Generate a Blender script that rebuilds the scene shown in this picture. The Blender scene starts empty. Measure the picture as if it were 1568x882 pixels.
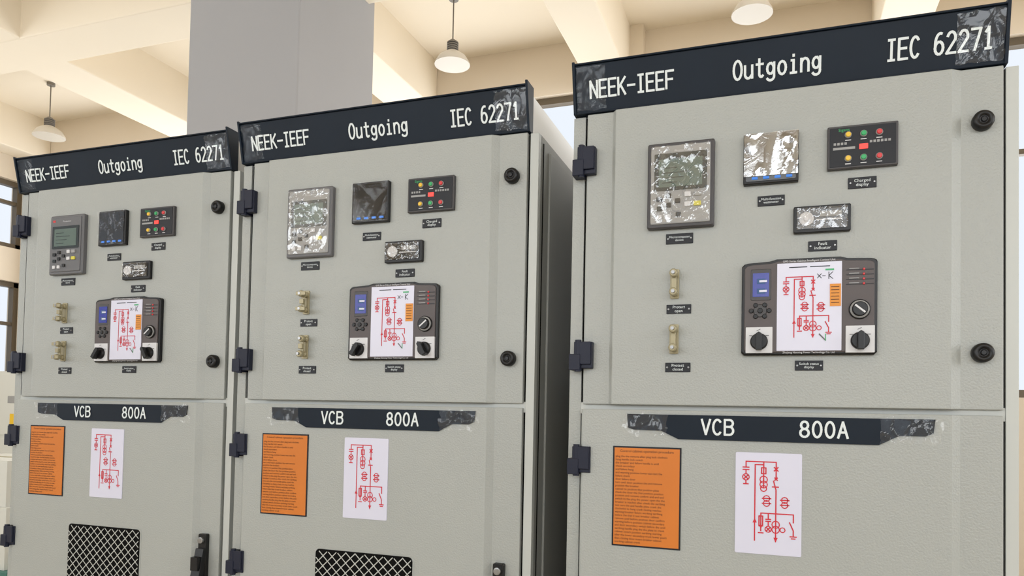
import bpy, bmesh, math, random
import numpy as np
from mathutils import Vector, Matrix, noise
random.seed(3)
scene=bpy.context.scene
scene.view_settings.view_transform='Standard'
SEAM=1.45
def s2l(c):
    return tuple(((v/255)/12.92 if v/255<=.04045 else (((v/255)+.055)/1.055)**2.4) for v in c)+(1.0,)
# ------------------------------------------------------------------ materials
def mat(name,rgb,rough=.5,metal=0.,bump=0.,bscale=300.,bdist=.001,var=0.,vscale=3.,emit=None,spec=.5,coat=0.):
    m=bpy.data.materials.new(name);m.use_nodes=True
    nt=m.node_tree;b=nt.nodes['Principled BSDF']
    col=s2l(rgb)
    b.inputs['Base Color'].default_value=col
    b.inputs['Roughness'].default_value=rough
    b.inputs['Metallic'].default_value=metal
    b.inputs['Specular IOR Level'].default_value=spec
    b.inputs['Coat Weight'].default_value=coat
    tc=nt.nodes.new('ShaderNodeTexCoord')
    if var>0:
        n=nt.nodes.new('ShaderNodeTexNoise');n.inputs['Scale'].default_value=vscale;n.inputs['Detail'].default_value=4
        nt.links.new(tc.outputs['Object'],n.inputs['Vector'])
        r=nt.nodes.new('ShaderNodeValToRGB')
        r.color_ramp.elements[0].position=.3;r.color_ramp.elements[1].position=.7
        r.color_ramp.elements[0].color=tuple(c*(1-var) for c in col[:3])+(1,)
        r.color_ramp.elements[1].color=tuple(min(1,c*(1+var)) for c in col[:3])+(1,)
        nt.links.new(n.outputs['Fac'],r.inputs['Fac']);nt.links.new(r.outputs['Color'],b.inputs['Base Color'])
    if bump>0:
        n=nt.nodes.new('ShaderNodeTexNoise');n.inputs['Scale'].default_value=bscale;n.inputs['Detail'].default_value=2
        nt.links.new(tc.outputs['Object'],n.inputs['Vector'])
        bp=nt.nodes.new('ShaderNodeBump');bp.inputs['Strength'].default_value=bump;bp.inputs['Distance'].default_value=bdist
        nt.links.new(n.outputs['Fac'],bp.inputs['Height']);nt.links.new(bp.outputs['Normal'],b.inputs['Normal'])
    if emit:
        b.inputs['Emission Color'].default_value=col;b.inputs['Emission Strength'].default_value=emit
    return m
M={}
M['grey']=mat('powder_coat_grey',(160,163,160),.34,bump=.6,bscale=260,bdist=.0016,var=.03,vscale=1.5)
M['greyside']=mat('side_panel_grey',(150,151,147),.5,bump=.2,bscale=330,var=.03)
M['zinc']=mat('zinc_frame',(186,189,186),.4)
M['roof']=mat('roof_side_white',(225,225,223),.45)
M['navy']=mat('navy_sign',(13,25,38),.45,var=.15,vscale=6,bump=.06,bscale=25,bdist=.002,spec=.2)
M['hinge']=mat('hinge_navy',(24,28,46),.45,spec=.3)
M['black']=mat('black_plastic',(18,18,20),.35,spec=.35)
M['gap']=mat('dark_gap',(12,12,12),.8,spec=.1)
M['white']=mat('white_plastic',(206,206,209),.35)
M['panelw']=mat('schematic_white',(208,208,226),.3)
M['signtxt']=mat('sign_text',(215,222,224),.5)
M['red']=mat('schematic_red',(196,24,44),.5)
M['orange']=mat('orange_plate',(200,112,26),.5,var=.04,vscale=8)
M['otxt']=mat('plate_text',(70,36,12),.6)
M['dgrey']=mat('device_dark_grey',(62,60,62),.45)
M['ctl']=mat('controller_brown_grey',(78,70,70),.45)
M['mgrey']=mat('device_mid_grey',(94,94,97),.45)
M['lgrey']=mat('device_light_grey',(146,146,146),.4)
M['lcd']=mat('lcd_green',(86,102,94),.2)
M['lcddark']=mat('lcd_dark',(32,40,40),.2)
M['blue']=mat('lcd_blue',(34,46,140),.25,emit=.1)
M['bluebtn']=mat('blue_button',(40,120,220),.4,emit=.1)
M['gloss']=mat('gloss_black',(12,13,18),.08)
M['yel']=mat('lamp_yellow',(215,175,40),.3,emit=.1)
M['ybtn']=mat('button_yellow',(205,195,60),.4)
M['grn']=mat('lamp_green',(30,150,85),.3,emit=.1)
M['redl']=mat('lamp_red',(190,36,40),.3,emit=.1)
M['redd']=mat('red_display',(235,60,50),.3,emit=.4)
M['brass']=mat('strap_beige',(156,147,118),.35,metal=.2)
M['lbl']=mat('label_black',(26,28,34),.4,spec=.3)
M['steel']=mat('steel',(150,150,150),.3,metal=.9)
M['wire']=mat('mesh_wire',(180,182,178),.5)
M['ceil']=mat('ceiling_paint',(240,229,210),.8,var=.02,vscale=.6)
M['wall']=mat('wall_paint',(222,209,190),.8,var=.02,vscale=.6)
M['pillar']=mat('pillar_paint',(160,160,163),.75,var=.02,vscale=.8,bump=.05,bscale=60)
M['frame']=mat('window_frame_bronze',(96,84,66),.5)
M['floor']=mat('floor_epoxy',(194,184,165),.35,var=.05,vscale=1.2)
M['lampw']=mat('lamp_shade',(205,198,186),.4)
M['lampd']=mat('lamp_cap',(120,115,108),.5)
M['boxw']=mat('carton_white',(205,205,198),.6)
M['ins']=mat('sticker_orange',(216,140,50),.5)
M['teal']=mat('teal_pallet',(60,110,100),.6)
M['bluem']=mat('blue_machine',(40,80,130),.5)
# crinkled protective film (real folded geometry, transparent + glossy)
def filmmat(name,fac,rough,bump=.15):
    m=bpy.data.materials.new(name);m.use_nodes=True;nt=m.node_tree;nt.nodes.clear()
    o=nt.nodes.new('ShaderNodeOutputMaterial');mx=nt.nodes.new('ShaderNodeMixShader')
    t=nt.nodes.new('ShaderNodeBsdfTransparent');g=nt.nodes.new('ShaderNodeBsdfGlossy');g.inputs['Roughness'].default_value=rough
    g.inputs['Color'].default_value=(1,1,1,1)
    tc=nt.nodes.new('ShaderNodeTexCoord');n=nt.nodes.new('ShaderNodeTexNoise');n.inputs['Scale'].default_value=40;n.inputs['Detail'].default_value=2;n.inputs['Distortion'].default_value=1.5
    bp=nt.nodes.new('ShaderNodeBump');bp.inputs['Strength'].default_value=bump;bp.inputs['Distance'].default_value=.003
    nt.links.new(tc.outputs['Object'],n.inputs['Vector']);nt.links.new(n.outputs['Fac'],bp.inputs['Height']);nt.links.new(bp.outputs['Normal'],g.inputs['Normal'])
    mx.inputs[0].default_value=fac
    nt.links.new(t.outputs[0],mx.inputs[1]);nt.links.new(g.outputs[0],mx.inputs[2]);nt.links.new(mx.outputs[0],o.inputs[0]);return m
M['film']=filmmat('clear_film',.025,.12)
M['filmv']=filmmat('sign_end_film',.045,.10)
M['filmh']=filmmat('crinkled_film',.12,.05,.2)
M['filmm']=filmmat('meter_film',.30,.12,.1)

# ------------------------------------------------------------------ mesh builder
def link(ob,parent=None):
    bpy.context.collection.objects.link(ob)
    if parent: ob.parent=parent
    return ob
def empty(name,loc):
    e=bpy.data.objects.new(name,None);e.location=loc;e.empty_display_size=.1
    return link(e)
class MB:
    def __init__(s): s.v=[];s.f=[];s.m=[];s.sm=[];s.mats=[];s.rc=0
    def mi(s,k):
        if k not in s.mats:s.mats.append(k)
        return s.mats.index(k)
    def add(s,vs,fs,k,smooth=False):
        o=len(s.v);s.v+=[tuple(v) for v in vs]
        i=s.mi(k)
        for f in fs: s.f.append([o+a for a in f]);s.m.append(i);s.sm.append(smooth)
    def box(s,x0,x1,y0,y1,z0,z1,k):
        vs=[(x,y,z) for x in(x0,x1) for y in(y0,y1) for z in(z0,z1)]
        s.add(vs,[(0,1,3,2),(4,6,7,5),(0,4,5,1),(2,3,7,6),(0,2,6,4),(1,5,7,3)],k)
    def prism(s,poly,y0,y1,k,bev=0.):
        n=len(poly);cx=sum(p[0] for p in poly)/n;cz=sum(p[1] for p in poly)/n
        if bev>0:
            w=max(p[0] for p in poly)-min(p[0] for p in poly);h=max(p[1] for p in poly)-min(p[1] for p in poly)
            fr=[(cx+(p[0]-cx)*(1-2*bev/w),y0,cz+(p[1]-cz)*(1-2*bev/h)) for p in poly]
            mid=[(p[0],y0+bev,p[1]) for p in poly];bk=[(p[0],y1,p[1]) for p in poly]
            vs=fr+mid+bk
            fs=[tuple(range(n))]+[(i,i+n,(i+1)%n+n,(i+1)%n) for i in range(n)]+[(i+n,i+2*n,(i+1)%n+2*n,(i+1)%n+n) for i in range(n)]+[tuple(range(3*n-1,2*n-1,-1))]
        else:
            vs=[(p[0],y0,p[1]) for p in poly]+[(p[0],y1,p[1]) for p in poly]
            fs=[tuple(range(n)),tuple(range(2*n-1,n-1,-1))]+[(i,i+n,(i+1)%n+n,(i+1)%n) for i in range(n)]
        s.add(vs,fs,k)
    def rr(s,x0,x1,z0,z1,r,y0,y1,k,bev=0.,seg=5):
        s.prism(rrect(x0,x1,z0,z1,r,seg),y0,y1,k,bev)
    def lathe(s,c,prof,k,axis='y',n=24):
        vs=[];fs=[]
        for r,t in prof:
            for i in range(n):
                a=2*math.pi*i/n;u=r*math.cos(a);w=r*math.sin(a)
                vs.append((c[0]+u,c[1]+t,c[2]+w) if axis=='y' else ((c[0]+u,c[1]+w,c[2]+t) if axis=='z' else (c[0]+t,c[1]+u,c[2]+w)))
        for j in range(len(prof)-1):
            for i in range(n): fs.append((j*n+i,j*n+(i+1)%n,(j+1)*n+(i+1)%n,(j+1)*n+i))
        s.add(vs,fs,k,True)
        s.add(vs[:n],[tuple(range(n))],k);s.add(vs[-n:],[tuple(range(n))],k)
    def cyl(s,x,z,r,y0,y1,k,n=20): s.lathe((x,0,z),[(r,y1),(r,y0+.0008),(r-.0008,y0)],k,'y',n)
    def ribbon(s,pts,w,y,k):
        for (a,b),(c,d) in zip(pts[:-1],pts[1:]):
            dx,dz=c-a,d-b;l=math.hypot(dx,dz)
            if l<1e-7: continue
            s.rc=(s.rc+1)%12;yy=y-s.rc*1.2e-5
            ux,uz=dx/l,dz/l;e=w*.35
            a2,b2,c2,d2=a-ux*e,b-uz*e,c+ux*e,d+uz*e;nx,nz=-uz*w/2,ux*w/2
            s.add([(a2-nx,yy,b2-nz),(c2-nx,yy,d2-nz),(c2+nx,yy,d2+nz),(a2+nx,yy,b2+nz)],[(0,1,2,3)],k)
    def build(s,name,parent=None,bevel=0.,loc=None,recalc=True):
        me=bpy.data.meshes.new(name);me.from_pydata(s.v,[],s.f)
        for k in s.mats: me.materials.append(M[k])
        me.polygons.foreach_set('material_index',s.m);me.polygons.foreach_set('use_smooth',s.sm)
        me.update()
        bm=bmesh.new();bm.from_mesh(me)
        if recalc and not any(k.startswith('film') for k in s.mats) :
            bmesh.ops.recalc_face_normals(bm,faces=bm.faces)
        bm.to_mesh(me);bm.free()
        ob=bpy.data.objects.new(name,me)
        if loc: ob.location=loc
        link(ob,parent)
        if bevel>0:
            b=ob.modifiers.new('bevel','BEVEL');b.width=bevel;b.segments=2;b.limit_method='ANGLE';b.angle_limit=math.radians(40)
        return ob
def rrect(x0,x1,z0,z1,r,seg=5):
    P=[]
    for cx,cz,a0 in((x1-r,z0+r,-90),(x1-r,z1-r,0),(x0+r,z1-r,90),(x0+r,z0+r,180)):
        for i in range(seg+1):
            a=math.radians(a0+90*i/seg);P.append((cx+r*math.cos(a),cz+r*math.sin(a)))
    return P
# ------------------------------------------------------------------ stroke font
def arc(cx,cz,rx,rz,a0,a1,n=10): return [(cx+rx*math.cos(math.radians(a0+(a1-a0)*i/n)),cz+rz*math.sin(math.radians(a0+(a1-a0)*i/n))) for i in range(n+1)]
G={'N':[[(0,0),(0,1),(1,0),(1,1)]],'E':[[(1,1),(0,1),(0,0),(1,0)],[(0,.52),(.85,.52)]],'K':[[(0,0),(0,1)],[(1,1),(0,.38)],[(.3,.58),(1,0)]],
'-':[[(0,.48),(1,.48)]],'I':[[(.5,0),(.5,1)],[(.15,1),(.85,1)],[(.15,0),(.85,0)]],'F':[[(0,0),(0,1),(1,1)],[(0,.52),(.85,.52)]],
'O':[arc(.5,.5,.5,.5,0,360,20)],'0':[arc(.5,.5,.45,.5,0,360,20)],'C':[arc(.5,.5,.5,.5,45,315,16)],'V':[[(0,1),(.5,0),(1,1)]],
'A':[[(0,0),(.5,1),(1,0)],[(.2,.35),(.8,.35)]],'B':[[(0,0),(0,1),(.55,1)]+arc(.55,.77,.4,.23,90,-90,8)+[(0,.54)],[(.55,.54)]+arc(.55,.27,.45,.27,90,-90,8)+[(0,0)]],
'8':[arc(.5,.76,.38,.24,0,360,14),arc(.5,.26,.46,.26,0,360,14)],'6':[arc(.5,.3,.46,.3,0,360,14),[(.06,.35)]+arc(.6,.5,.54,.5,175,75,8)],
'2':[arc(.5,.72,.45,.28,160,-20,9)+[(0,0),(1,0)]],'7':[[(0,1),(1,1),(.4,0)]],'1':[[(.2,.8),(.5,1),(.5,0)],[(.2,0),(.8,0)]],
'u':[[(.05,.68),(.05,.22)]+arc(.45,.22,.4,.22,180,300,6)+[(.95,.2)],[(.95,.68),(.95,0)]],'t':[[(.45,.95),(.45,.15)]+arc(.7,.16,.25,.16,180,320,5),[(.1,.68),(.9,.68)]],
'g':[arc(.45,.38,.4,.28,0,360,14),[(.9,.68),(.9,-.05)]+arc(.45,-.05,.45,.2,0,-150,7)],'o':[arc(.5,.34,.45,.34,0,360,16)],
'i':[[(.25,.66),(.5,.66),(.5,0)],[(.15,0),(.85,0)],[(.5,.88),(.5,.95)]],'n':[[(.05,.68),(.05,0)],[(.05,.4)]+arc(.5,.42,.42,.26,160,0,7)+[(.92,0)]],' ':[]}
def strokes(mb,txt,x0,x1,zc,h,w,y,k):
    pitch=(x1-x0)/(len(txt)-.28)
    for i,ch in enumerate(txt):
        for pl in G[ch]:
            mb.ribbon([(x0+pitch*i+p[0]*pitch*.72,zc-h/2+p[1]*h) for p in pl],w,y,k)
TXT={}
def text(parent,body,x,z,y,size,k,align='CENTER',sx=1.,space=1.,name='text'):
    key=(body,size,k,align,space)
    if key not in TXT:
        cu=bpy.data.curves.new(name,'FONT');cu.body=body;cu.size=size;cu.align_x=align;cu.align_y='CENTER' if align=='CENTER' else 'TOP';cu.space_line=space
        cu.resolution_u=2;cu.materials.append(M[k]);TXT[key]=cu
    o=bpy.data.objects.new(name,TXT[key]);o.location=(x,y,z);o.rotation_euler=(math.pi/2,0,0);o.scale=(sx,1,1)
    return link(o,parent)
def film(parent,x0,x1,z0,z1,y,amp,nx,nz,seed,k='film',name='protective_film',yf=None,ragged=0.,fx=22,fz=14,wd=.16):
    # film lies flat except along sharp fold ridges
    mb=MB();vs=[];fs=[]
    for j in range(nz+1):
        for i in range(nx+1):
            u=i/nx;v=j/nz
            x=x0+(x1-x0)*u;z=z0+(z1-z0)*v
            d=max(0,1-abs(noise.noise((x*fx+z*fz*.6,z*fz-x*fx*.5,seed*7.3)))/wd)+.6*max(0,1-abs(noise.noise((x*fx*2.3,z*fz*2.6,seed*3.1)))/(wd*.7))
            if ragged and (i in(0,nx) or j in (0,nz)):
                x+=(noise.noise((x*60,z*60,seed+9.)))*ragged;z+=(noise.noise((x*60,z*60,seed+3.)))*ragged
            yy=(yf(z) if yf else y)-amp*d
            vs.append((x,yy,z))
    for j in range(nz):
        for i in range(nx):
            a=j*(nx+1)+i;fs.append((a,a+1,a+nx+2)) ;fs.append((a,a+nx+2,a+nx+1))
    mb.add(vs,fs,k);return mb.build(name,parent)
def schematic(mb,x0,x1,z0,z1,y,w,k):
    W=x1-x0;H=z1-z0
    def L(*pts): mb.ribbon([(x0+p[0]*W,z1-p[1]*H) for p in pts],w,y,k)
    def C(u,v,r,n=12): mb.ribbon([(x0+u*W+r*W*math.cos(2*math.pi*i/n),z1-v*H+r*W*math.sin(2*math.pi*i/n)) for i in range(n+1)],w*.8,y,k)
    def X(u,v,r):
        q=r*.7;qz=q*W/H
        L((u-q,v-qz),(u+q,v+qz));L((u-q,v+qz),(u+q,v-qz))
    def R(u,v,a,b): L((u-a,v-b),(u+a,v-b),(u+a,v+b),(u-a,v+b),(u-a,v-b))
    def A(u,v,d): 
        a=.035;mb.add([(x0+(u-a)*W,y-.0002,z1-v*H),(x0+(u+a)*W,y-.0002,z1-v*H),(x0+u*W,y-.0002,z1-(v+d)*H)],[(0,1,2)],k)
    L((.13,.16),(.13,.1));L((.13,.1),(.62,.1));L((.08,.16),(.18,.16));L((.08,.185),(.18,.185));L((.13,.185),(.13,.23));C(.13,.26,.055);X(.13,.26,.05);L((.13,.29),(.13,.33));L((.09,.33),(.17,.33))
    L((.42,.1),(.42,.36));R(.42,.19,.035,.03);C(.42,.28,.06);C(.42,.33,.06);C(.42,.37,.05)
    L((.28,.13),(.28,.9));A(.28,.72,-.05);L((.28,.13),(.42,.13))
    L((.62,.1),(.62,.27));X(.62,.17,.045);X(.62,.27,.03);L((.58,.29),(.62,.38));L((.62,.38),(.62,.9));L((.56,.35),(.66,.35))
    for u,v in((.47,.47),(.47,.52),(.76,.48),(.76,.53)): C(u,v,.05);L((u-.07,v),(u+.07,v))
    L((.38,.62),(.9,.62));L((.38,.62),(.38,.66));R(.38,.7,.03,.05);L((.38,.66),(.38,.8));A(.38,.74,.04);L((.34,.82),(.42,.82))
    L((.5,.62),(.5,.68));L((.46,.68),(.54,.68));L((.46,.7),(.54,.7));L((.5,.7),(.5,.75));C(.5,.78,.05);X(.5,.78,.045)
    C(.62,.73,.06);C(.62,.78,.06);A(.62,.86,.05);C(.73,.78,.04)
    L((.9,.62),(.9,.7));L((.84,.7),(.9,.78));L((.9,.78),(.9,.84));L((.85,.84),(.95,.84));L((.87,.86),(.93,.86))

ORD="Control cabinet operation procedure"
WORDS="check the earthing switch position before closing the lower cabinet door and turn the operation handle to the working position confirm that the breaker is open then insert the crank and rotate it clockwise until the truck reaches the test position lock the door remove the secondary plug and hang the warning plate after power failure".split()
def para(seed,nl,cw):
    r=random.Random(seed);out=[]
    for i in range(nl):
        l='';full=r.random()>.28
        lim=cw if full else r.randint(cw//3,cw-6)
        while len(l)<lim-5: l+=r.choice(WORDS)+' '
        out.append(l.strip()[:cw])
    return '\n'.join(out)
PARA=para(5,27,44)

# ------------------------------------------------------------------ switchgear cabinet
HZ0,HZ1=.624,.722
def yh(z): return .012-.022*(z-HZ0)/(HZ1-HZ0)   # header face plane
def cabinet(idx,loc,baseh):
    E=empty('switchgear_cabinet',loc)
    zb=-baseh
    b=MB()
    b.box(-.042,.782,.035,1.45,zb+.08,.622,'greyside')
    b.box(-.03,.77,.06,1.43,zb,zb+.09,'gap')
    b.box(-.034,.757,.030,1.44,.622,.720,'roof')
    b.box(.779,.7865,.10,.72,zb+.1,.60,'greyside');b.box(.779,.7865,.735,1.40,zb+.1,.60,'greyside')
    b.box(-.0465,-.04,.10,1.40,zb+.1,.60,'greyside')
    b.build('cabinet_body',E,.002)
    b=MB()
    b.box(-.042,-.016,.020,.04,zb+.1,.620,'grey');b.box(.762,.782,.018,.04,zb+.1,.620,'zinc')
    b.box(-.016,.762,.020,.036,-.02,.004,'zinc');b.box(-.016,.766,.027,.036,zb+.1,.620,'gap')
    b.box(.7825,.7835,.05,.056,zb+.1,.606,'gap')
    b.build('front_frame',E,.001)
    def door(z0,z1,prof,name):
        d=MB();n=len(prof)
        d.add([(x,y,z0) for x,y in prof]+[(x,y,z1) for x,y in prof],[tuple(range(n))]+[tuple(range(n,2*n))]+[(i,(i+1)%n,(i+1)%n+n,i+n) for i in range(n)],'grey')
        return d.build(name,E,.0018)
    xl=-.010 if idx==2 else -.002
    xr=.757
    door(.000,.621,[(xl,.026),(xl,.011),(.046,.011),(.054,0),(.673,0),(.690,.011),(xr,.011),(xr,.026)],'upper_door')
    door(zb+.12,-.010,[(xl,.026),(xl,.003),(xl+.003,0),(.675,0),(.690,.011),(xr,.011),(xr,.026)],'lower_door')
    b=MB()
    for z0,z1 in((.484,.546),(.071,.131),(-.148,-.089),(-.45,-.39),(-1.1,-1.04)):
        zm=(z0+z1)/2
        b.box(-.036,-.012,-.012,.024,z0,zm+.004,'hinge');b.box(-.026,.010,-.010,.014,zm-.018,z1,'hinge')
        b.box(-.012,.012,-.004,.014,z0+.004,z1,'hinge')
        b.lathe((-.018,-.004,0),[(.007,z0-.003),(.007,z1+.004)],'hinge','z',12)
    b.build('door_hinges',E,.0015)
    # header sign
    b=MB()
    x0,x1=-.037,.760
    vs=[(x0,yh(HZ0),HZ0),(x1,yh(HZ0),HZ0),(x1,yh(HZ1),HZ1),(x0,yh(HZ1),HZ1),(x0,.032,HZ0),(x1,.032,HZ0),(x1,.032,HZ1),(x0,.032,HZ1)]
    b.add(vs,[(0,1,2,3),(4,7,6,5),(0,4,5,1),(3,2,6,7),(0,3,7,4),(1,5,6,2)],'navy')
    for xa,dz in((x0-.003,.005),(x1-.003,.009)):
        q0=yh(HZ0)-.005;q1=yh(HZ1)-.007
        vs=[(xa,q0,HZ0-.002),(xa+.006,q0,HZ0-.002),(xa+.006,q1,HZ1+dz),(xa,q1,HZ1+dz),(xa,.032,HZ0-.002),(xa+.006,.032,HZ0-.002),(xa+.006,.032,HZ1+dz),(xa,.032,HZ1+dz)]
        b.add(vs,[(0,1,2,3),(4,7,6,5),(0,4,5,1),(3,2,6,7),(0,3,7,4),(1,5,6,2)],'navy')
    b.box(x0,x1,yh(HZ1)-.005,.032,HZ1-.002,HZ1+.002,'navy');b.box(x0,x1,yh(HZ0)-.004,.032,HZ0-.001,HZ0+.003,'navy')
    b.build('header_sign',E,.001)
    b=MB()
    strokes(b,'NEEK-IEEF',-.002,.172,.670,.033,.0044,0,'signtxt')
    strokes(b,'Outgoing',.291,.452,.670,.034,.0044,0,'signtxt')
    strokes(b,'IEC 62271',.567,.738,.670,.035,.0044,0,'signtxt')
    b.v=[(x,y+yh(z)-.0014,z) for x,y,z in b.v]
    b.build('header_lettering',E,recalc=False)
    film(E,-.032,.03,.629,.716,0,.0025,40,30,idx+1,'film','header_film_1',yf=lambda z:yh(z)-.002,ragged=.004)
    film(E,.68,.757,.629,.716,0,.0025,40,30,idx+5,'filmv','header_film_2',yf=lambda z:yh(z)-.002,ragged=.004)
    # VCB strip
    b=MB()
    P=[(.090,-.047),(.088,-.019),(.648,-.019),(.645,-.044),(.632,-.050),(.590,-.050),(.556,-.068),(.192,-.068),(.158,-.052),(.102,-.051)]
    P=P[::-1]
    b.prism(P,-.004,0.001,'navy')
    b.build('compartment_sign',E)
    b=MB();strokes(b,'VCB',.238,.298,-.042,.029,.0042,-.0052,'signtxt');strokes(b,'800A',.420,.503,-.042,.029,.0042,-.0052,'signtxt')
    b.build('compartment_lettering',E,recalc=False)
    film(E,.080,.17,-.062,-.018,-.005,.003,50,20,idx+11,'filmv','sign_film_1',ragged=.008)
    film(E,.56,.658,-.064,-.018,-.005,.003,50,20,idx+12,'filmv','sign_film_2',ragged=.008)
    b=MB()
    for z in(.521,.1018):
        b.lathe((.723,0,z),[(.0175,.011),(.0175,-.002),(.015,-.006),(.009,-.007),(.0085,-.003),(.0045,-.003),(.004,-.006)],'black','y',28)
    b.build('door_lock_knobs',E)
    # relay
    b=MB()
    b.rr(.1245,.257,.3583,.5335,.004,-.014,0,'mgrey' if idx<2 else 'dgrey',.0025)
    b.rr(.132,.2495,.3665,.526,.003,-.0165,-.012,'lgrey' if idx>0 else 'mgrey',.001)
    b.rr(.139,.243,.434,.500 if idx<2 else .51,.002,-.018,-.015,'lcddark');b.rr(.148,.234,.441,.492 if idx<2 else .498,.001,-.0185,-.016,'lcd')
    for i in range(4): b.box(.155,.185+.012*(i%3),-.0189,-.018,.449+.010*i,.4505+.010*i,'lcddark')
    for x,z,w,k in((.150,.417,.012,'black'),(.168,.423,.010,'black'),(.168,.404,.010,'black'),(.150,.398,.010,'lcddark'),(.186,.412,.010,'black'),(.206,.424,.012,'white'),(.206,.404,.012,'white'),(.225,.424,.014,'lgrey'),(.225,.404,.014,'ybtn'),(.150,.380,.010,'white'),(.168,.380,.010,'white'),(.188,.384,.010,'black')):
        b.rr(x-w/2,x+w/2,z-.0045,z+.0045,.001,-.0195,-.016,k)
    if idx==0: b.box(.139,.149,-.0172,-.016,.513,.519,'redl')
    b.build('protection_relay',E)
    text(E,'Protection',.195,.514,-.0172,.0075,'white',name='relay_text')
    if idx>0: film(E,.133,.249,.368,.524,-.0198,.006,50,60,idx+21,'filmh','relay_film',ragged=.002,fx=17,fz=15,wd=.3)
    # square meter
    b=MB();b.rr(.312,.4135,.4345,.534,.002,-.012,0,'black',.0015);b.rr(.317,.4085,.4395,.529,.002,-.0135,-.01,'gloss')
    for i in range(4): b.rr(.328+.021*i,.339+.021*i,.4425,.4475,.001,-.0148,-.012,'bluebtn')
    b.build('multimeter',E)
    film(E,.313,.4125,.449 if idx==2 else .436,.533,-.0150,.003 if idx<2 else .0016,30,30,idx+31,'film' if idx<2 else 'filmm','meter_film',ragged=.001,fx=14,fz=8)
    # charged display
    b=MB();b.rr(.4643,.585,.4505,.5325,.002,-.010,0,'dgrey',.0015);b.rr(.468,.581,.4545,.5285,.001,-.0112,-.009,'lbl')
    for z in(.5135,.4685):
        for x,k in((.500,'yel'),(.5265,'grn'),(.553,'redl')):
            b.cyl(x,z,.0062,-.0145,-.010,'lgrey',16);b.cyl(x,z,.0048,-.017,-.012,k,16)
            b.box(x-.005,x+.005,-.0115,-.011,z-.0105,z-.0090,'white')
    b.rr(.519,.534,.4845,.4945,.001,-.0125,-.01,'redd');
    for i in range(16):
        if i<4 or i>6: 
            xx=.475+.0062*i
            if not .515<xx<.536: b.box(xx,xx+.0042,-.0115,-.011,.4955,.5,'lgrey')
    b.box(.474,.512,-.0115,-.011,.4865,.491,'lgrey')
    b.build('charged_display',E)
    text(E,'Sigens',.493,.5235,-.0116,.008,'grn',name='brand_text')
    # fault indicator
    b=MB();b.rr(.405,.506,.333,.3845,.003,-.010,0,'black',.0015);b.rr(.412,.499,.340,.3775,.002,-.0112,-.009,'gloss')
    b.lathe((.428,0,.359),[(.013,-.010),(.013,-.014),(.011,-.0145),(.010,-.013),(.004,-.013),(.004,-.0145)],'white','y',20)
    b.box(.446,.49,-.0125,-.011,.3555,.3575,'white');b.rr(.452,.49,.362,.372,.001,-.0125,-.011,'lgrey')
    b.build('fault_indicator',E)
    film(E,.411,.500,.339,.379,-.0155,.004,40,24,idx+41,'filmh','indicator_film',ragged=.001,fx=25,fz=25,wd=.3)
    # test straps
    b=MB()
    for zc,tilt in((.246,0.),(.134,.004 if idx<2 else 0)):
        x=.181
        b.rr(x-.009,x+.009,zc-.030,zc+.030,.003,-.004,0,'brass')
        for dz in(-.019,.019):
            b.lathe((x+tilt*(dz>0),0,zc+dz),[(.0075,-.003),(.0075,-.009),(.0045,-.010),(.0045,-.018),(.0085,-.0185),(.0085,-.027),(.0065,-.029)],'brass','y',10)
            b.lathe((x+tilt*(dz>0),0,zc+dz),[(.0035,-.028),(.0035,-.034)],'steel','y',10)
        b.rr(x-.005,x+.005,zc-.024,zc+.024,.002,-.0165,-.013,'brass')
        if idx<2:
            b.box(x-.004,x+.007,-.026,-.019,zc-.006,zc+.006,'brass')
            if idx==0 or zc>.2:
                for dz in(-.019,.019): b.box(x-.010,x+.017,-.033,-.029,zc+dz-.005,zc+dz+.004,'brass')
    b.build('test_straps',E,.0006)
    LB=[(.162,.216,.328,.349,'Microcomputer\ndevice'),(.339,.389,.3925,.4125,'Multi-function\nwattmeter'),(.501,.550,.4135,.4345,'Charged\ndisplay'),(.432,.483,.2985,.318,'Fault\nindicator'),(.165,.214,.1855,.204,'Protect\nopen'),(.164,.214,.067,.086,'Protect\nclosed'),(.410,.460,.070,.089,'Switch status\ndisplay')]
    b=MB()
    for x0_,x1_,z0_,z1_,t in LB:
        b.rr(x0_,x1_,z0_,z1_,.001,-.0025,.0005,'lbl',.0005)
        b.cyl(x0_+.004,(z0_+z1_)/2,.0022,-.004,-.002,'steel',10);b.cyl(x1_-.004,(z0_+z1_)/2,.0022,-.004,-.002,'steel',10)
        text(E,t,(x0_+x1_)/2,(z0_+z1_)/2,-.0028,.0082 if len(t)<17 else .0066,'signtxt',space=.95,name='label_text')
    b.build('name_labels',E)
    # intelligent controller
    b=MB()
    cx=.4315
    top=[(.5515-.0,.272)]+[(.5515-.012*(1-math.cos(math.radians(a))) ,.272+.007*math.sin(math.radians(a))) for a in(30,60,90)]+[(.50,.281),(.488,.2845),(.376,.2845),(.363,.281),(.3235,.279),(.316,.277),(.3115,.272)]
    out=[(.3115,.104),(.3165,.099),(.5465,.099),(.5515,.104)]+top
    b.prism(out,-.012,0,'black',.002)
    inn=[(cx+(x-cx)*.955,.19+(z-.19)*.945) for x,z in out];b.prism(inn,-.0150,-.010,'ctl',.001)
    b.rr(.3765,.4905,.107,.2745,.001,-.0165,-.014,'panelw')
    schematic(b,.380,.478,.118,.262,-.0170,.0019,'red')
    b.box(.398,.43,-.0170,-.0165,.2655,.2672,'lbl');b.box(.435,.47,-.0170,-.0165,.2655,.2672,'lbl')
    b.ribbon([(.448,.252),(.455,.244)],.0012,-.017,'lbl');b.ribbon([(.448,.244),(.455,.252)],.0012,-.017,'lbl');b.ribbon([(.457,.248),(.462,.248)],.0012,-.017,'lbl')
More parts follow.
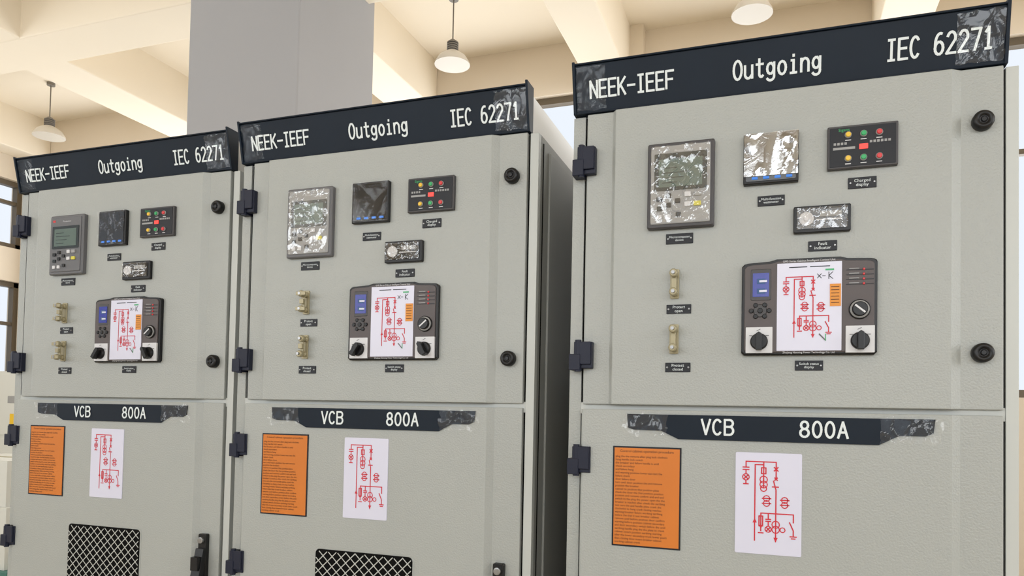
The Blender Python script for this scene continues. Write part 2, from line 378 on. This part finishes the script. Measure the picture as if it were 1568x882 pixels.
    b.ribbon([(.468,.255),(.468,.242)],.0012,-.017,'lbl');b.ribbon([(.468,.248),(.475,.255)],.0012,-.017,'lbl');b.ribbon([(.468,.248),(.475,.242)],.0012,-.017,'lbl')
    b.box(.462,.477,-.0172,-.0165,.258,.261,'grn')
    b.ribbon([(.452,.138),(.463,.126)],.0022,-.0174,'mgrey');b.ribbon([(.463,.126),(.463,.138)],.0016,-.0174,'grn')
    b.rr(.470,.489,.190,.232,.0005,-.0178,-.016,'ins');
    for i in range(6): b.box(.472,.486,-.0182,-.0178,.196+.006*i,.1972+.006*i,'otxt')
    b.rr(.328,.366,.205,.266,.003,-.0160,-.013,'dgrey',.001);b.rr(.332,.362,.212,.258,.001,-.0170,-.014,'blue')
    for z in(.218,.237): b.box(.340,.355,-.0174,-.017,z,z+.010,'bluem');b.box(.344,.358,-.0178,-.017,z+.003,z+.007,'panelw')
    b.lathe((.346,0,.185),[(.0125,-.014),(.0125,-.0165),(.011,-.017)],'dgrey','y',20);b.lathe((.346,0,.185),[(.005,-.016),(.005,-.019),(.004,-.0195)],'black','y',16)
    for a in range(0,360,60): b.lathe((.346+.0165*math.cos(math.radians(a)),0,.185+.0125*math.sin(math.radians(a))),[(.0045,-.014),(.0045,-.0175),(.0035,-.018)],'black','y',12)
    for i in range(4):
        z=.257-.009*i;b.box(.498,.545,-.0160,-.0148,z-.0004,z+.0008,'black');b.cyl(.528,z+.001,.0022,-.0175,-.014,'redl',10)
        b.box(.503,.520,-.0157,-.0148,z+.002,z+.0035,'lgrey')
    b.lathe((.521,0,.183),[(.0185,-.013),(.0185,-.018),(.017,-.019)],'black','y',28);b.lathe((.521,0,.183),[(.0135,-.018),(.0135,-.026),(.012,-.028)],'black','y',24)
    b.lathe((.521,0,.183),[(.0165,-.0188),(.0165,-.0196),(.0135,-.0198)],'lgrey','y',24)
    a=math.radians(40 if idx<2 else 140);b.ribbon([(.521-.010*math.cos(a),.183-.010*math.sin(a)),(.521+.010*math.cos(a),.183+.010*math.sin(a))],.0032,-.0285,'white')
    for xc,zc in((.3445,.128),(.522,.1275)):
        b.rr(xc-.0245,xc+.0245,zc-.025,zc+.025,.001,-.0180,-.012,'white',.0005)
        b.lathe((xc,0,zc-.003),[(.0165,-.017),(.0160,-.024),(.014,-.026)],'black','y',28)
        ang=0 if idx==2 else (-.6 if xc<.4 else .5)
        hw,hl=.0052,.0175
        pts=[(-hw,-hl),(hw,-hl),(hw,hl*.8),(0,hl),(-hw,hl*.8)]
        pts=[(xc+p*math.cos(ang)-q*math.sin(ang),zc-.003+p*math.sin(ang)+q*math.cos(ang)) for p,q in pts]
        b.prism(pts,-.040,-.024,'black',.001)
        b.ribbon([(xc-.004,zc+.018),(xc+.002,zc+.021)],.0012,-.0184,'mgrey');b.box(xc-.018,xc-.012,-.0184,-.0179,zc+.008,zc+.0095,'mgrey');b.box(xc+.012,xc+.018,-.0184,-.0179,zc+.008,zc+.0095,'mgrey')
    b.build('intelligent_controller',E)
    text(E,'Zhejiang Nanxing Power Technology Co. Ltd',.433,.1035,-.0152,.0050,'white',name='controller_text')
    text(E,'GMS Series Cabinet Intelligent Control Unit',.433,.2785,-.0152,.0052,'white',name='controller_text')
    # orange instruction plate
    b=MB();b.rr(.0596,.1987,-.2907,-.0856,.001,-.0015,.0005,'lbl');b.rr(.0630,.1953,-.2873,-.0890,.0005,-.0020,0,'orange')
    b.build('instruction_plate',E)
    text(E,ORD,.129,-.0955,-.0024,.0072,'otxt',name='plate_title')
    text(E,PARA,.0655,-.1035,-.0024,.0060,'otxt','LEFT',sx=.98,space=1.12,name='plate_text')
    # schematic plate
    b=MB();b.rr(.303,.4244,-.2852,-.0895,.003,-.002,.0005,'panelw',.0006);schematic(b,.308,.421,-.278,-.088,-.0024,.0023,'red')
    b.build('schematic_plate',E)
    # ventilation mesh
    b=MB();X0,X1,Z0,Z1=.229,.496,-.60,-.366
    b.rr(X0-.004,X1+.004,Z0-.004,Z1+.004,.014,-.0015,.0005,'grey',.0010);b.rr(X0,X1,Z0,Z1,.011,-.0022,0,'gap')
    sp=.0245
    for sgn in(1,-1):
        for k in range(-30,40):
            c=k*sp
            pts=[]
            for t in np.linspace(0,1,60):
                x=X0+.003+t*(X1-X0-.006);z=Z0+sgn*(x-X0)*.95+c+(0 if sgn>0 else .24)
                if Z0+.003<z<Z1-.003: pts.append((x,z))
            if len(pts)>2: b.ribbon([pts[0],pts[-1]],.0022,-.0040-.0006*(sgn>0),'wire')
    b.build('ventilation_mesh',E)
    # swing handle
    b=MB();b.rr(.698,.724,-.66,-.362,.004,-.002,.011,'black',.001)
    b.lathe((.711,0,-.378),[(.0085,-.001),(.0085,-.010),(.004,-.010)],'steel','y',16)
    vs=[(.698,-.010,-.40),(.724,-.010,-.40),(.727,-.055,-.60),(.695,-.055,-.60),(.698,0,-.40),(.724,0,-.40),(.727,-.020,-.60),(.695,-.020,-.60)]
    b.add(vs,[(0,1,2,3),(4,7,6,5),(0,4,5,1),(3,2,6,7),(0,3,7,4),(1,5,6,2)],'black')
    b.box(.700,.722,-.030,0,-.455,-.42,'black')
    b.build('swing_handle',E,.002)
    return E
cabinet(2,(0,0,SEAM),SEAM)
cabinet(1,(-.9211,.0554,SEAM),SEAM)
cabinet(0,(-1.7786,.0822,SEAM),SEAM)

# ------------------------------------------------------------------ room
CX,CY,CZ=.3779,-1.5188,1.4254
def rbox(mb,x0,x1,y0,y1,z0,z1,k): mb.box(x0+CX,x1+CX,y0+CY,y1+CY,z0+CZ,z1+CZ,k)
HB,HC=2.95,3.42
YB=6.45
XL,XR,YF=-8.6,7.0,-6.0
b=MB();rbox(b,XL-.3,XR+.3,YF-.3,YB+.3,HC,HC+.2,'ceil');b.build('ceiling')
b=MB();rbox(b,XL-.3,XR+.3,YF-.3,YB+.3,-CZ-.1,-CZ,'floor');b.build('floor')
b=MB()
for xr,w in((-1.24,.36),(-3.15,.42),(-5.77,.50),(-8.3,.3),(1.05,.36),(3.3,.36),(5.5,.36)):
    rbox(b,xr-w,xr,YF,YB,HB,HC+.05,'ceil')
b.build('beam_cross',None,.01)
b=MB()
for y0,w in((4.18,.42),(.2,.42),(-3.8,.42)):
    rbox(b,XL,XR,y0,y0+w,HB-.004,HC+.05,'ceil')
b.build('beam_main',None,.01)
b=MB();rbox(b,-3.665,-2.805,3.79,4.68,-CZ,HC+.02,'pillar');b.build('pillar',None,.01)
def wall(name,axis,pos,a0,a1,wins,z0=-CZ,z1=HC,th=.24):
    mb=MB()
    def put(s0,s1,t0,t1,k='wall',d0=0,d1=th):
        if s1<=s0 or t1<=t0:return
        if axis=='x': rbox(mb,pos-d1 if pos<0 else pos+d0,pos-d0 if pos<0 else pos+d1,s0,s1,t0,t1,k)
        else: rbox(mb,s0,s1,pos+d0 if pos>0 else pos-d1,pos+d1 if pos>0 else pos-d0,t0,t1,k)
    cols=sorted(set([a0,a1]+[w[0] for w in wins]+[w[1] for w in wins]))
    for s0,s1 in zip(cols[:-1],cols[1:]):
        ws=sorted([w for w in wins if w[0]<=s0+1e-6 and w[1]>=s1-1e-6],key=lambda w:w[2])
        z=z0
        for w in ws: put(s0,s1,z,w[2]);z=w[3]
        put(s0,s1,z,z1)
    mb.build(name)
    for i,w in enumerate(wins):
        mb=MB();f=.06
        put(w[0],w[1],w[2],w[2]+f,'frame',.06,.14);put(w[0],w[1],w[3]-f,w[3],'frame',.06,.14)
        n=max(1,round((w[1]-w[0])/.9)) if w[1]-w[0]>1.3 else 4
        for j in range(n+1):
            c=w[0]+f/2+(w[1]-w[0]-f)*j/n;put(c-f/2,c+f/2,w[2],w[3],'frame',.06,.14)
        zz=w[2]+(w[3]-w[2])*.68;put(w[0],w[1],zz-.02,zz+.02,'frame',.07,.13)
        mb.build('window')
wall('wall_left','x',XL,YF,YB,[(-5,-1.5,-.2,3.0),(-.8,3.2,-.2,3.0),(5.2,6.38,1.86,2.67),(5.2,6.38,-.1,1.46)])
wall('wall_back','y',YB,XL,XR,[(-8.2,-5.0,.2,2.95),(-4.4,-1.4,.2,2.95),(-.9,2.4,.2,2.95),(3.0,6.4,.2,2.95)])
wall('wall_front','y',YF,XL,XR,[(-8.4,-5.6,-.5,2.9),(-5.0,-1.4,-.5,2.9),(-.8,2.8,-.5,2.9),(3.2,6.6,-.5,2.9)])
wall('wall_right','x',XR,YF,YB,[(-5,-1,-.2,2.9),(0,4,-.2,2.9)])
b=MB();rbox(b,-1.30,-1.12,YB-.12,YB,-CZ,HC,'wall');b.build('trim_1')
def lamp(X,Y,Z,r):
    E=empty('pendant_lamp',(X+CX,Y+CY,Z+CZ));b=MB();h=HC-Z
    b.lathe((0,0,0),[(.006,.17),(.006,h)],'lampd','z',8);b.lathe((0,0,0),[(.04,h-.03),(.04,h)],'lampd','z',16)
    for i in range(5): b.lathe((0,0,0),[(r*.33,.075+.018*i),(r*.33,.083+.018*i)],'lampd','z',20)
    b.lathe((0,0,0),[(r*.25,.07),(r*.25,.165),(r*.12,.18)],'lampd','z',20)
    pr=[(r,-.03),(r*.985,-.015),(r*.78,.035),(r*.55,.06),(r*.35,.078)]
    b.lathe((0,0,0),pr,'lampw','z',36);b.lathe((0,0,0),[(r*.9,-.028),(r*.5,.0),(r*.3,.02)],'white','z',30)
    b.build('shade_and_rod',E)
lamp(-.464*5.45,5.45,2.88,.145);lamp(-1.293*5.64,5.64,2.87,.155);lamp(-.035*5.35,5.35,2.86,.14);lamp(2.6,5.35,2.86,.15)
def bgcab(X,Y,w,d,h):
    E=empty('control_cabinet',(X+CX,Y+CY,0));b=MB()
    b.box(0,w,0,d,.08,h,'boxw');b.box(.02,w-.02,.02,d-.02,0,.09,'gap');b.box(.02,w-.02,-.012,0,.12,h*.62,'boxw');b.box(.02,w-.02,-.012,0,h*.64,h-.03,'boxw')
    b.box(w-.09,w-.06,-.03,-.012,h*.4,h*.5,'black');b.box(w*.55,w*.9,-.016,-.012,h*.70,h*.76,'yel');b.box(w*.5,w*.95,-.016,-.012,h*.82,h*.86,'lgrey')
    b.build('body',E,.004)
bgcab(-8.3,5.2,.75,.7,1.75);bgcab(-7.5,5.2,.75,.7,1.75)
E=empty('shipping_carton',(-6.6+CX,4.1+CY,0));b=MB()
b.box(-.1,1.1,-.05,.75,0,.14,'teal');b.box(0,1.0,0,.7,.14,.62,'boxw');b.box(.05,.95,.03,.67,.62,.98,'boxw');b.box(.05,.95,.31,.38,.979,.983,'brass')
b.build('cartons',E,.005);text(E,'CHNT',.55,.86,.028,.14,'mgrey',name='print')
text(E,'CHNT',.55,.42,-.002,.14,'mgrey',name='print')
E=empty('blue_workbench',(1.9,1.6,0));b=MB()
b.box(0,1.4,0,.7,.82,.88,'bluem');[b.box(x,x+.06,y,y+.06,0,.82,'bluem') for x in(0,1.34) for y in(0,.64)];b.box(.1,1.3,.1,.6,.25,.29,'bluem');b.box(.2,.8,.15,.55,.88,1.25,'mgrey')
b.build('bench',E,.004)

# ------------------------------------------------------------------ lights
w=bpy.data.worlds.new('sky');scene.world=w;w.use_nodes=True
w.node_tree.nodes['Background'].inputs[0].default_value=(.86,.92,1.0,1);w.node_tree.nodes['Background'].inputs[1].default_value=1.0
def area(name,loc,rot,sx,sy,e,col):
    l=bpy.data.lights.new(name,'AREA');l.shape='RECTANGLE';l.size=sx;l.size_y=sy;l.energy=e;l.color=col
    o=bpy.data.objects.new(name,l);o.location=loc;o.rotation_euler=rot;link(o)
for i,x in enumerate((-7.0,-3.2,1.0,4.9)):
    area('window_light',(x+CX,YF+CY+.05,1.7+CZ),(math.radians(90),0,0),2.9,2.4,102,(.95,.98,1))
area('window_light',(XL+CX+.05,1.2+CY,1.4+CZ),(math.radians(90),0,math.radians(-90)),4,3,90,(.95,.98,1))
area('window_light',(XR+CX-.05,0+CY,1.4+CZ),(math.radians(90),0,math.radians(90)),6,3,190,(.95,.98,1))
for x in (-6.6,-2.9,.75,4.7):
    area('window_light',(x+CX,YB+CY+.20,1.5+CZ),(math.radians(-90),0,0),3.0,2.6,76,(1,.99,.96))
# ------------------------------------------------------------------ camera
r=np.array([-.03292,.34347,.01492]);th=np.linalg.norm(r);k=r/th
K=np.array([[0,-k[2],k[1]],[k[2],0,-k[0]],[-k[1],k[0],0]])
R=np.eye(3)+math.sin(th)*K+(1-math.cos(th))*K@K
def tw(b): return Vector((b[0],b[2],-b[1]))
right,down,fwd=tw(R[0]),tw(R[1]),tw(R[2])
cam=bpy.data.cameras.new('camera');cam.sensor_width=36;cam.lens=1133.2/1568*36;cam.shift_y=159.5/1568;cam.clip_start=.05
co=bpy.data.objects.new('camera',cam);link(co)
m3=Matrix((right,-down,-fwd)).transposed()
co.matrix_world=Matrix.Translation((CX,CY,CZ))@m3.to_4x4()
scene.camera=co
